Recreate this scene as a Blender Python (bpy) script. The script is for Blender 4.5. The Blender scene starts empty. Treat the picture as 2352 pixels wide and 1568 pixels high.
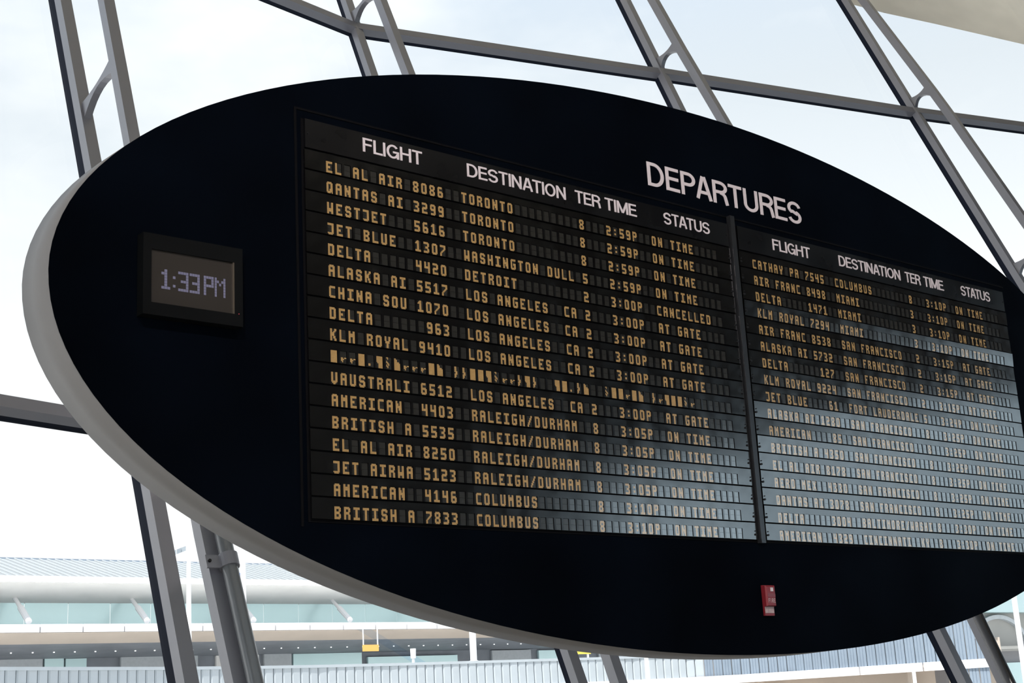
import bpy, math, random
from mathutils import Vector, Matrix

random.seed(7)
SC = bpy.context.scene
COL = SC.collection

# ------------------------------------------------------------------ camera
cam_d = bpy.data.cameras.new('camera')
cam = bpy.data.objects.new('camera', cam_d)
COL.objects.link(cam)
cam_d.sensor_width = 36.0
cam_d.lens = 50.588
cam_d.clip_end = 2000
_R = Vector((0.76989607, -0.63581012, -0.05482274))
_U = Vector((-0.11775988, -0.22597294, 0.96698958))
_F = Vector((0.62721022, 0.73802555, 0.24884861))
CAM = Vector((-6.17364, -5.26927, 1.6))
m4 = Matrix.Identity(4)
for i in range(3):
    m4[i][0], m4[i][1], m4[i][2], m4[i][3] = _R[i], _U[i], -_F[i], CAM[i]
cam.matrix_world = m4
SC.camera = cam

# ------------------------------------------------------------------ world, sun, exposure
SC.view_settings.view_transform = 'Standard'
SC.view_settings.look = 'None'
SC.view_settings.gamma = 1.0
SC.view_settings.use_curve_mapping = False
SC.view_settings.exposure = 0.0
SC.cycles.max_bounces = 7
SC.cycles.transparent_max_bounces = 24
SC.cycles.caustics_reflective = False
SC.cycles.caustics_refractive = False

W = bpy.data.worlds.new('world')
SC.world = W
W.use_nodes = True
nt = W.node_tree
nt.nodes.clear()
n_out = nt.nodes.new('ShaderNodeOutputWorld')
n_bg = nt.nodes.new('ShaderNodeBackground')
n_tc = nt.nodes.new('ShaderNodeTexCoord')
n_sep = nt.nodes.new('ShaderNodeSeparateXYZ')
n_ramp = nt.nodes.new('ShaderNodeValToRGB')
n_noise = nt.nodes.new('ShaderNodeTexNoise')
n_cr = nt.nodes.new('ShaderNodeValToRGB')
n_mix = nt.nodes.new('ShaderNodeMix')
n_mix.data_type = 'RGBA'
n_map = nt.nodes.new('ShaderNodeMapping')
n_map.inputs['Scale'].default_value = (1.0, 1.0, 2.2)
nt.links.new(n_tc.outputs['Generated'], n_sep.inputs[0])
nt.links.new(n_sep.outputs['Z'], n_ramp.inputs[0])
el = n_ramp.color_ramp.elements
el[0].position = 0.0
el[0].color = (1.10, 1.11, 1.12, 1)
el[1].position = 0.62
el[1].color = (0.62, 0.78, 1.0, 1)
e = el.new(0.24); e.color = (1.04, 1.08, 1.10, 1)
e = el.new(0.40); e.color = (0.79, 0.865, 0.925, 1)
nt.links.new(n_tc.outputs['Generated'], n_map.inputs[0])
nt.links.new(n_map.outputs[0], n_noise.inputs['Vector'])
n_noise.inputs['Scale'].default_value = 3.2
n_noise.inputs['Detail'].default_value = 5
n_noise.inputs['Roughness'].default_value = 0.55
nt.links.new(n_noise.outputs['Fac'], n_cr.inputs[0])
n_cr.color_ramp.elements[0].position = 0.48
n_cr.color_ramp.elements[0].color = (0, 0, 0, 1)
n_cr.color_ramp.elements[1].position = 0.74
n_cr.color_ramp.elements[1].color = (1, 1, 1, 1)
nt.links.new(n_cr.outputs[0], n_mix.inputs['Factor'])
nt.links.new(n_ramp.outputs[0], n_mix.inputs['A'])
n_mix.inputs['B'].default_value = (1.08, 1.11, 1.12, 1)
nt.links.new(n_mix.outputs['Result'], n_bg.inputs[0])
n_bg.inputs[1].default_value = 1.28
nt.links.new(n_bg.outputs[0], n_out.inputs[0])

sun_d = bpy.data.lights.new('sun', 'SUN')
sun_d.energy = 6.0
sun_d.angle = 0.02
sun_d.color = (1.0, 0.96, 0.9)
sun = bpy.data.objects.new('sun', sun_d)
COL.objects.link(sun)
sun.location = (-20, -30, 40)
sun.rotation_euler = Vector((-0.55, -0.30, 0.78)).to_track_quat('Z', 'Y').to_euler()

# two added, unseen spot lamps high on the left, brightening the board lettering
for nm, p, w_ in (('added_board_spot', (-8.6, -7.5, 8.6), 1500), ('added_board_spot', (-3.5, -10.5, 10.6), 1500)):
    ld = bpy.data.lights.new(nm, 'SPOT')
    ld.energy = w_
    ld.color = (1.0, 0.90, 0.86)
    ld.spot_size = math.radians(42)
    ld.spot_blend = 0.5
    ld.shadow_soft_size = 0.12
    lo = bpy.data.objects.new(nm, ld)
    COL.objects.link(lo)
    lo.location = p
    lo.rotation_euler = (Vector(p) - Vector((0.5, 0, 3.2))).to_track_quat('Z', 'Y').to_euler()

# ------------------------------------------------------------------ materials
MATS = {}


def mat(name, col, rough=0.5, metal=0.0, ior=1.45, noise=0.0, nscale=6.0, bump=0.0, rvar=0.0, emit=None, estr=0.0, col2=None, stretch=(1, 1, 1)):
    if name in MATS:
        return MATS[name]
    m = bpy.data.materials.new(name)
    m.use_nodes = True
    t = m.node_tree
    b = t.nodes['Principled BSDF']
    b.inputs['Base Color'].default_value = (*col, 1)
    b.inputs['Roughness'].default_value = rough
    b.inputs['Metallic'].default_value = metal
    b.inputs['IOR'].default_value = ior
    if emit:
        b.inputs['Emission Color'].default_value = (*emit, 1)
        b.inputs['Emission Strength'].default_value = estr
    tc = t.nodes.new('ShaderNodeTexCoord')
    mp = t.nodes.new('ShaderNodeMapping')
    mp.inputs['Scale'].default_value = stretch
    t.links.new(tc.outputs['Object'], mp.inputs[0])
    n = t.nodes.new('ShaderNodeTexNoise')
    n.inputs['Scale'].default_value = nscale
    n.inputs['Detail'].default_value = 4
    t.links.new(mp.outputs[0], n.inputs['Vector'])
    if noise > 0 or col2:
        mx = t.nodes.new('ShaderNodeMix')
        mx.data_type = 'RGBA'
        c2 = col2 if col2 else tuple(c * (1 - noise) for c in col)
        mx.inputs['A'].default_value = (*col, 1)
        mx.inputs['B'].default_value = (*c2, 1)
        r = t.nodes.new('ShaderNodeMapRange')
        r.inputs['From Min'].default_value = 0.35
        r.inputs['From Max'].default_value = 0.68
        t.links.new(n.outputs['Fac'], r.inputs['Value'])
        t.links.new(r.outputs[0], mx.inputs['Factor'])
        t.links.new(mx.outputs['Result'], b.inputs['Base Color'])
    if rvar > 0:
        r2 = t.nodes.new('ShaderNodeMapRange')
        r2.inputs['From Min'].default_value = 0.3
        r2.inputs['From Max'].default_value = 0.7
        r2.inputs['To Min'].default_value = max(0.02, rough - rvar)
        r2.inputs['To Max'].default_value = rough + rvar
        t.links.new(n.outputs['Fac'], r2.inputs['Value'])
        t.links.new(r2.outputs[0], b.inputs['Roughness'])
    if bump > 0:
        bp = t.nodes.new('ShaderNodeBump')
        bp.inputs['Strength'].default_value = bump
        bp.inputs['Distance'].default_value = 0.01
        t.links.new(n.outputs['Fac'], bp.inputs['Height'])
        t.links.new(bp.outputs[0], b.inputs['Normal'])
    MATS[name] = m
    return m


def glass_mat(name, tint, gloss=1.0):
    m = bpy.data.materials.new(name)
    m.use_nodes = True
    t = m.node_tree
    t.nodes.clear()
    o = t.nodes.new('ShaderNodeOutputMaterial')
    tr = t.nodes.new('ShaderNodeBsdfTransparent')
    tr.inputs[0].default_value = (*tint, 1)
    gl = t.nodes.new('ShaderNodeBsdfGlossy')
    gl.inputs['Roughness'].default_value = 0.01
    fr = t.nodes.new('ShaderNodeFresnel')
    fr.inputs[0].default_value = 1.35
    mu = t.nodes.new('ShaderNodeMath')
    mu.operation = 'MULTIPLY'
    mu.inputs[1].default_value = gloss
    mx = t.nodes.new('ShaderNodeMixShader')
    # only the outer face of each sheet reflects and tints; leaving the sheet adds nothing
    ge = t.nodes.new('ShaderNodeNewGeometry')
    inv = t.nodes.new('ShaderNodeMath')
    inv.operation = 'SUBTRACT'
    inv.inputs[0].default_value = 1.0
    t.links.new(ge.outputs['Backfacing'], inv.inputs[1])
    m2 = t.nodes.new('ShaderNodeMath')
    m2.operation = 'MULTIPLY'
    t.links.new(fr.outputs[0], mu.inputs[0])
    t.links.new(mu.outputs[0], m2.inputs[0])
    t.links.new(inv.outputs[0], m2.inputs[1])
    t.links.new(m2.outputs[0], mx.inputs[0])
    cm = t.nodes.new('ShaderNodeMix')
    cm.data_type = 'RGBA'
    cm.inputs['A'].default_value = (*tint, 1)
    cm.inputs['B'].default_value = (1, 1, 1, 1)
    t.links.new(ge.outputs['Backfacing'], cm.inputs['Factor'])
    t.links.new(cm.outputs['Result'], tr.inputs[0])
    t.links.new(tr.outputs[0], mx.inputs[1])
    t.links.new(gl.outputs[0], mx.inputs[2])
    t.links.new(mx.outputs[0], o.inputs[0])
    return m


M_FACE = mat('black_paint', (0.0010, 0.0025, 0.0058), 0.8, ior=1.10, noise=0.5, nscale=1.2, rvar=0.1)
M_RIM = mat('rim_paint', (0.24, 0.235, 0.235), 0.6, noise=0.08, nscale=2.0, bump=0.02)
M_FRAME = mat('black_satin_metal', (0.0022, 0.0022, 0.0024), 0.17, ior=2.4, noise=0.35, nscale=9, rvar=0.06)
M_HEADER = mat('header_black', (0.003, 0.003, 0.004), 0.30, ior=1.6, noise=0.4, nscale=3, rvar=0.08)
M_HOLE = mat('slot_black', (0.002, 0.002, 0.003), 0.8, ior=1.2)
M_FLAP = mat('charcoal_flap', (0.031, 0.031, 0.028), 0.15, ior=3.1, noise=0.2, nscale=20)
M_AMBER = mat('amber_print', (0.70, 0.44, 0.17), 0.18, ior=3.2, noise=0.12, nscale=60)
M_WHITE = mat('letter_white', (0.78, 0.70, 0.73), 0.5, noise=0.05, nscale=8)
M_CHAN = mat('channel_metal', (0.05, 0.052, 0.058), 0.35, metal=0.6, ior=1.8, noise=0.2, nscale=8)
M_SCREW = mat('screw_black', (0.008, 0.008, 0.01), 0.45)
M_CLOCKBOX = mat('clock_housing', (0.003, 0.0035, 0.004), 0.6, ior=1.2, noise=0.2)
M_SCREEN = mat('clock_screen', (0.036, 0.031, 0.027), 0.35, noise=0.1, nscale=3)
M_DIGIT = mat('clock_digit', (0.12, 0.12, 0.18), 0.5, emit=(0.50, 0.48, 0.76), estr=0.10)
M_LED = mat('red_led', (0.3, 0.02, 0.03), 0.4, emit=(1.0, 0.12, 0.16), estr=0.5)
M_STEELEDGE = mat('bright_edge', (0.30, 0.25, 0.20), 0.3, metal=0.8)
M_RED = mat('alarm_red', (0.24, 0.018, 0.028), 0.4, noise=0.1)
M_ALRED = mat('alarm_red_deep', (0.20, 0.006, 0.012), 0.25)
M_ALWHITE = mat('alarm_white', (0.55, 0.42, 0.42), 0.5, noise=0.35, nscale=60)
M_LENS = mat('strobe_lens', (0.7, 0.62, 0.64), 0.1)
M_STEEL = mat('grey_steel_paint', (0.22, 0.22, 0.25), 0.34, ior=1.85, noise=0.05, nscale=3)
M_FIN = mat('dark_glazing_bead', (0.010, 0.014, 0.028), 0.7, ior=1.2)
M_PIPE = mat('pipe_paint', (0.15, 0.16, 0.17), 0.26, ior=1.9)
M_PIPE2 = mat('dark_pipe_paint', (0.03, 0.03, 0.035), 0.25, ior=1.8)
M_CWALL = mat('concourse_stone', (0.40, 0.40, 0.38), 0.8, noise=0.1, nscale=0.5)
M_CDARK = mat('concourse_dark', (0.26, 0.26, 0.27), 0.8, noise=0.1, nscale=0.5)
M_CTEAL = mat('concourse_glass', (0.42, 0.56, 0.58), 0.4, noise=0.06, nscale=0.5)
M_CEIL = mat('cream_concrete', (0.94, 0.85, 0.69), 0.8, noise=0.08, nscale=1.5, bump=0.05, stretch=(1, 3, 1))
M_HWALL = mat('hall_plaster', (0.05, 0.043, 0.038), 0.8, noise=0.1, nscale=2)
M_HCEIL = M_CEIL
M_FLOOR = mat('terrazzo_floor', (0.46, 0.42, 0.37), 0.35, noise=0.25, nscale=40)
M_GROUND = mat('outdoor_paving', (0.76, 0.75, 0.73), 0.9, noise=0.1, nscale=0.5)
G_MAIN = glass_mat('grey_tinted_glass', (0.80, 0.805, 0.805), 0.5)
G_CLEAR = glass_mat('clear_glass', (0.95, 0.96, 0.96), 0.5)
G_SIDE = glass_mat('reflection_blue_glass', (0.72, 0.89, 1.0), 0.4)  # blue put into this unseen window's tint so its reflection turns sky blue
M_BROOF = mat('roof_metal', (0.38, 0.40, 0.405), 0.5)
M_BWHITE = mat('white_cladding', (0.90, 0.90, 0.92), 0.5, noise=0.03)
M_BSOFFIT = mat('soffit_grey', (0.93, 0.92, 0.89), 0.7, noise=0.06, nscale=1)
M_BTEAL = mat('teal_glass_panel', (0.74, 0.97, 0.98), 0.3, metal=0.4, noise=0.04, nscale=0.6)
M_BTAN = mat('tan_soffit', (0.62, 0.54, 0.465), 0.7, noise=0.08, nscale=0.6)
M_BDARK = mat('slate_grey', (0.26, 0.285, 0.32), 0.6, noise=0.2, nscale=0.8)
M_BGREY = mat('mid_grey', (0.55, 0.59, 0.62), 0.6, noise=0.1)
M_BLINE = mat('seam_blue_grey', (0.30, 0.36, 0.44), 0.6)
M_CLAD = mat('corrugated_metal', (0.50, 0.55, 0.585), 0.5, noise=0.06, nscale=2)
M_CLAD2 = mat('corrugated_metal_shaded', (0.25, 0.31, 0.38), 0.5, noise=0.08, nscale=2)  # darker bluish copy of the cladding, shade put into its colour
M_POLE = mat('white_pole', (0.92, 0.92, 0.93), 0.4)
M_ORANGE = mat('orange_sign', (0.90, 0.50, 0.14), 0.5)
M_BLUE = mat('blue_panel', (0.30, 0.46, 0.80), 0.5)
M_YELLOW = mat('yellow_sign', (0.95, 0.72, 0.12), 0.5)
M_FLAG = mat('pale_flag', (0.38, 0.43, 0.47), 0.8)
M_FLAGB = mat('blue_flag', (0.22, 0.34, 0.66), 0.8)
M_LAMP = mat('downlight_lamp', (0.9, 0.9, 0.9), 0.4, emit=(1, 1, 1), estr=1.1)


# ------------------------------------------------------------------ mesh helpers
class MB:
    def __init__(s):
        s.v, s.f, s.m = [], [], []

    def quad(s, a, b, c, d, mi=0):
        n = len(s.v)
        s.v += [tuple(a), tuple(b), tuple(c), tuple(d)]
        s.f.append((n, n + 1, n + 2, n + 3)); s.m.append(mi)
        return s

    def box(s, x0, x1, y0, y1, z0, z1, mi=0):
        return s.obox(Vector((x0, y0, z0)), Vector((x1 - x0, 0, 0)), Vector((0, y1 - y0, 0)), Vector((0, 0, z1 - z0)), mi)

    def obox(s, o, a, b, c, mi=0):
        n = len(s.v)
        o, a, b, c = Vector(o), Vector(a), Vector(b), Vector(c)
        for q in (o, o + a, o + a + b, o + b, o + c, o + a + c, o + a + b + c, o + b + c):
            s.v.append(tuple(q))
        fs = [(0, 3, 2, 1), (4, 5, 6, 7), (0, 1, 5, 4), (1, 2, 6, 5), (2, 3, 7, 6), (3, 0, 4, 7)]
        if a.cross(b).dot(c) < 0:
            fs = [tuple(reversed(f)) for f in fs]
        for f in fs:
            s.f.append(tuple(n + i for i in f)); s.m.append(mi)
        return s

    def bar(s, p0, p1, w, h, up=(0, 0, 1), mi=0):
        p0, p1 = Vector(p0), Vector(p1)
        d = (p1 - p0)
        dn = d.normalized()
        u = Vector(up)
        a = dn.cross(u)
        if a.length < 1e-5:
            a = dn.cross(Vector((1, 0, 0)))
        a.normalize()
        b = a.cross(dn).normalized()
        return s.obox(p0 - a * w / 2 - b * h / 2, d, a * w, b * h, mi)

    def tube(s, p0, p1, r, n=12, r1=None, mi=0, caps=True):
        p0, p1 = Vector(p0), Vector(p1)
        r1 = r if r1 is None else r1
        d = (p1 - p0).normalized()
        a = d.cross(Vector((0, 0, 1)))
        if a.length < 1e-4:
            a = Vector((1, 0, 0))
        a.normalize()
        b = d.cross(a)
        k = len(s.v)
        for i in range(n):
            t = 2 * math.pi * i / n
            w = a * math.cos(t) + b * math.sin(t)
            s.v.append(tuple(p0 + w * r)); s.v.append(tuple(p1 + w * r1))
        for i in range(n):
            j = (i + 1) % n
            s.f.append((k + 2 * i, k + 2 * j, k + 2 * j + 1, k + 2 * i + 1)); s.m.append(mi)
        if caps:
            s.f.append(tuple(k + 2 * i for i in reversed(range(n)))); s.m.append(mi)
            s.f.append(tuple(k + 2 * i + 1 for i in range(n))); s.m.append(mi)
        return s

    def mesh(s, name, mats):
        me = bpy.data.meshes.new(name)
        me.from_pydata(s.v, [], s.f)
        if not isinstance(mats, (list, tuple)):
            mats = [mats]
        for q in mats:
            me.materials.append(q)
        if len(mats) > 1:
            me.polygons.foreach_set('material_index', s.m)
        me.update()
        return me

    def build(s, name, mats, parent=None, smooth=False, loc=None):
        me = s.mesh(name, mats)
        if smooth:
            me.polygons.foreach_set('use_smooth', [True] * len(me.polygons))
        return link(name, me, parent, loc)


def link(name, me, parent=None, loc=None):
    o = bpy.data.objects.new(name, me)
    COL.objects.link(o)
    if parent is not None:
        o.parent = parent
    if loc is not None:
        o.location = loc
    return o


def tag(o, label, cat, group=None):
    o['label'] = label
    o['category'] = cat
    if group:
        o['group'] = group
    return o


def thing(name, label, cat, loc=(0, 0, 0), group=None):
    o = bpy.data.objects.new(name, None)
    o.empty_display_size = 0.1
    COL.objects.link(o)
    o.location = loc
    return tag(o, label, cat, group)


def struct(o):
    o['kind'] = 'structure'
    return o


# ------------------------------------------------------------------ the facade geometry
D = Vector((0.02055893, 0.40062399, 0.91601187)).normalized()
NPL = D.cross(Vector((0, 1, 0))).normalized()
EIN = NPL.cross(D).normalized()
if EIN.y > 0:
    EIN = -EIN
UX = Vector((1, 0, 0))
NODE_Z = 8.6
NODES = [Vector(q) for q in ((-5.48, 4.55, NODE_Z), (-1.98, 5.56, NODE_Z), (1.555, 6.07, NODE_Z), (5.08, 5.08, NODE_Z), (8.63, 4.13, NODE_Z), (12.15, 3.05, NODE_Z))]


def at_s(i, s, u=0.0, e=0.0):
    return NODES[i] + D * s + UX * u + EIN * e


def s_of_z(z):
    return (z - NODE_Z) / D.z


# inner chord offsets (along mullion from node, distance inward)
INNER = [
    [(-9.3, .50), (-7.6, .52), (-5.6, .56), (-2.75, .61), (0, .60), (2.2, .50), (3.4, .40)],
    [(-9.3, .50), (-7.6, .52), (-6.6, .50), (-5.6, .52), (-2.75, .61), (0, .68), (2.2, .55), (3.2, .42)],
    [(-9.3, .36), (-7.5, .40), (-5.6, .46), (-2.75, .52), (0, .47), (2.2, .36), (3.0, .30)],
    [(-9.3, .30), (-7.2, .37), (-5.6, .42), (-2.75, .46), (-1.28, .435), (0, .37), (1.2, .33), (2.7, .22)],
    [(-9.3, .32), (-7.2, .38), (-5.6, .43), (-2.75, .44), (-.5, .36), (.06, .33), (1.9, .20), (2.45, .17)],
    [(-9.3, .32), (-7.2, .38), (-5.6, .43), (-2.75, .44), (0, .34), (1.9, .22), (2.3, .20)],
]


def inner_off(i, s):
    P = INNER[i]
    for (a, oa), (b, ob) in zip(P, P[1:]):
        if s <= b:
            t = max(0, (s - a) / (b - a))
            return oa + (ob - oa) * t
    return P[-1][1]


# ------------------------------------------------------------------ structure: floor, ceiling, walls, ground
mb = MB().box(-9.2, 14.5, -17, 6, -0.3, 0)
struct(mb.build('floor', M_FLOOR))
g = MB().box(-150, 250, -150, 300, -1.4, -1.1)
go = g.build('ground', M_GROUND)
struct(go)

# ceiling shell: curved concrete shell whose outer lip runs just beyond the glass
EDGE = [(-12.0, 7.0, 15.5), (-5.5, 9.8, 14.3), (-2.0, 10.8, 13.7), (1.6, 11.2, 13.2), (5.1, 10.1, 12.85), (8.0, 9.1, 12.72), (12.04, 7.65, 12.69), (13.14, 7.34, 12.6), (14.19, 7.04, 12.56), (16.03, 6.51, 12.46), (18.5, 5.8, 12.3)]
TT = [0, 1.5, 3.5, 6, 9, 13, 18, 24, 30]
v, f = [], []
for lay in (0, 1):
    for (ex, ey, ez) in EDGE:
        for t in TT:
            v.append((ex, ey - t, ez + 0.9 * (1 - math.exp(-t / 5.0)) + lay * 0.45))
nT, nE = len(TT), len(EDGE)
for lay in (0, 1):
    o0 = lay * nT * nE
    for i in range(nE - 1):
        for j in range(nT - 1):
            q = (o0 + i * nT + j, o0 + i * nT + j + 1, o0 + (i + 1) * nT + j + 1, o0 + (i + 1) * nT + j)
            f.append(q if lay else tuple(reversed(q)))
H = nT * nE
for i in range(nE - 1):
    f.append((i * nT, (i + 1) * nT, H + (i + 1) * nT, H + i * nT))
    f.append(((i + 1) * nT + nT - 1, i * nT + nT - 1, H + i * nT + nT - 1, H + (i + 1) * nT + nT - 1))
for j in range(nT - 1):
    f.append((j + 1, j, H + j, H + j + 1))
    k = (nE - 1) * nT
    f.append((k + j, k + j + 1, H + k + j + 1, H + k + j))
me = bpy.data.meshes.new('ceiling')
me.from_pydata(v, [], f)
me.materials.append(M_CEIL)
me.polygons.foreach_set('use_smooth', [True] * len(me.polygons))
me.update()
struct(link('ceiling', me))


def wall_x(name, x0, x1, ya, yb, z1, wy0, wy1, wz0, wz1):
    m = MB()
    m.box(x0, x1, ya, wy0, 0, z1).box(x0, x1, wy1, yb, 0, z1)
    m.box(x0, x1, wy0, wy1, 0, wz0).box(x0, x1, wy0, wy1, wz1, z1)
    return struct(m.build(name, M_HWALL))


wall_x('wall_right', 14.5, 14.9, -17, 3.2, 13.4, -16.9, -1.0, 0.35, 6.2)
wall_x('wall_left', -9.6, -9.2, -17, 4.2, 14.4, -16.0, 2.5, 0.4, 6.5)
m = MB()
m.box(-9.6, -9.0, -17.4, -17, 0, 14.2).box(0.0, 14.9, -17.4, -17, 0, 14.2)
m.box(-9.0, 0.0, -17.4, -17, 0, 0.6).box(-9.0, 0.0, -17.4, -17, 4.2, 14.2)
struct(m.build('wall_back', M_HWALL))
w = struct(MB().box(14.66, 14.68, -16.9, -1.0, 0.35, 6.2).build('window_9', G_SIDE))
m = MB()
for y in (-11.1, -7.75, -4.4):
    m.box(14.6, 14.74, y - .03, y + .03, 0.35, 6.2)
m.build('window_frame', M_STEEL, w)
w = struct(MB().box(-9.42, -9.40, -16.0, 2.5, 0.4, 6.5).build('window_10', G_CLEAR))
m = MB()
for y in (-9.4, -5.8, -2.1):
    m.box(-9.46, -9.36, y - .04, y + .04, 0.4, 6.5)
m.build('window_frame', M_STEEL, w)
w = struct(MB().box(-9.0, 0.0, -17.22, -17.2, 0.6, 4.2).build('window_11', G_CLEAR))
m = MB()
for x in (-5, -2):
    m.box(x - .04, x + .04, -17.26, -17.16, 0.6, 4.2)
m.build('window_frame', M_STEEL, w)

def ceil_z(x, y):
    for (a, b) in zip(EDGE, EDGE[1:]):
        if a[0] <= x <= b[0]:
            u = (x - a[0]) / (b[0] - a[0])
            ey, ez = a[1] + (b[1] - a[1]) * u, a[2] + (b[2] - a[2]) * u
            t = max(0, ey - y)
            for ta, tb in zip(TT, TT[1:]):
                if t <= tb:
                    fa, fb = .9 * (1 - math.exp(-ta / 5)), .9 * (1 - math.exp(-tb / 5))
                    return ez + fa + (fb - fa) * (t - ta) / (tb - ta)
    return 11


def top_s(i):
    s = 1.0
    while s < 9:
        p = at_s(i, s, .04, -.1)
        if p.z > ceil_z(p.x, p.y) - .03:
            break
        s += .01
    return s


# glass panes of the leaning facade (each bay, three levels)
LEV = [s_of_z(0.05), s_of_z(3.56), 0.0, 7.5]
wn = 1
for i in range(5):
    for a, b in zip(LEV, LEV[1:] ):
        s0, s1 = a + .03, b - .03
        if b > 1:
            s1 = min(top_s(i), top_s(i + 1)) - .01
        q = [at_s(i, s0, .065, -.13), at_s(i + 1, s0, .01, -.13), at_s(i + 1, s1, .01, -.13), at_s(i, s1, .065, -.13)]
        th = -EIN * 0.012
        m = MB()
        n = len(m.v)
        m.v = [tuple(p) for p in q] + [tuple(p + th) for p in q]
        m.f = [(0, 1, 2, 3), (7, 6, 5, 4), (0, 4, 5, 1), (1, 5, 6, 2), (2, 6, 7, 3), (3, 7, 4, 0)]
        m.m = [0] * 6
        k = wn if wn < 9 else wn + 3
        struct(m.build('window_%d' % k, G_MAIN))
        wn += 1

# ------------------------------------------------------------------ mullion trusses
MLAB = ['steel truss mullion of the glass wall beyond the left edge of the oval board',
        'steel truss mullion crossing behind the left tip of the oval board',
        'steel truss mullion behind the crown of the oval board, where the transom bends',
        'steel truss mullion rising behind the board above the DEPARTURES lettering',
        'steel truss mullion running from the cream ceiling edge to the right shoulder of the board',
        'steel truss mullion of the glass wall beyond the right end of the oval board']
STRUTS = [0.10, -2.62, -5.55]
for i in range(6):
    base = at_s(i, s_of_z(0.0))
    t = thing('steel_mullion', MLAB[i], 'mullion', base, 'steel truss mullions of the glass wall')
    s0, s1 = s_of_z(0.02), top_s(i)

    def L(p):
        return p - base
    db, df = (.10, .12) if i < 2 else (.078, .066)
    MB().obox(L(at_s(i, s0, 0, -db)), D * (s1 - s0), UX * .095, EIN * db).build('outer_chord', M_STEEL, t)
    MB().obox(L(at_s(i, s0, .012, -db - df)), D * (s1 - s0), UX * .05, EIN * df).build('glazing_fin', M_FIN, t)
    # inner chord, one bowed box
    P = [(max(s, s0), o) for s, o in INNER[i] if s < s1 - .3] + [(s1 - .03, inner_off(i, s1))]
    m = MB()
    for (s, o) in P:
        c = L(at_s(i, s, 0, o))
        for (du, de) in ((0, 0), (.09, 0), (.09, -.09), (0, -.09)):
            m.v.append(tuple(c + UX * du + EIN * de))
    for k in range(len(P) - 1):
        for j in range(4):
            a, b = k * 4 + j, k * 4 + (j + 1) % 4
            m.f.append((a, b, b + 4, a + 4)); m.m.append(0)
    m.f.append((3, 2, 1, 0)); m.m.append(0)
    k = (len(P) - 1) * 4
    m.f.append((k, k + 1, k + 2, k + 3)); m.m.append(0)
    m.build('inner_chord', M_STEEL, t)
    # haunched struts
    for ss in STRUTS:
        oi = inner_off(i, ss) - .09
        N = 9
        m = MB()
        for k in range(N):
            x = k / (N - 1)
            hw = .028 + .06 * (2 * x - 1) ** 2
            lo = -.5 * hw - .03 * (2 * x - 1) ** 2 * 2
            hi = .5 * hw + .01
            e_ = .0 + (oi - .0) * x
            for (du, dz) in ((.02, lo), (.075, lo), (.075, hi), (.02, hi)):
                m.v.append(tuple(L(at_s(i, ss, du, e_) + D * (dz - .03 * (x - .5) + .03))))
        for k in range(N - 1):
            for j in range(4):
                a, b = k * 4 + j, k * 4 + (j + 1) % 4
                m.f.append((a, b, b + 4, a + 4)); m.m.append(0)
        m.f += [(3, 2, 1, 0), tuple((N - 1) * 4 + j for j in range(4))]
        m.m += [0, 0]
        m.build('strut', M_STEEL, t)

# transoms (one bar per bay and level)
TL = {(0, 0): 'lower horizontal transom left of the oval board', (1, 0): 'lower horizontal transom hidden behind the oval board left half',
      (2, 0): 'lower horizontal transom hidden behind the oval board middle', (3, 0): 'lower horizontal transom hidden behind the oval board right half',
      (4, 0): 'lower horizontal transom right of the oval board',
      (0, 1): 'upper horizontal transom beyond the upper left corner', (1, 1): 'steeply slanting upper transom piece left of the transom bend above the board crown',
      (2, 1): 'long upper transom bar between the mullion above the board crown and the next one right',
      (3, 1): 'upper transom bar between the two mullions right of the DEPARTURES lettering',
      (4, 1): 'short upper transom bar at the right edge under the cream ceiling edge'}
for i in range(5):
    for lv, s in enumerate((s_of_z(3.56), 0.0)):
        a, b = at_s(i, s, .02, -.095), at_s(i + 1, s, .075, -.095)
        t = thing('transom', TL[(i, lv)], 'transom', a, 'transoms of the glass wall')
        dd = b - a
        MB().obox(Vector((0, 0, 0)) - D * .045, dd, D * .09, EIN * .09).build('bar', M_STEEL, t)
        fd = .075 if i == 0 or (lv == 0 and i < 2) else .055
        MB().obox(-D * .03 - EIN * fd, dd, D * .05, EIN * fd).build('glazing_fin', M_FIN, t)

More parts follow.
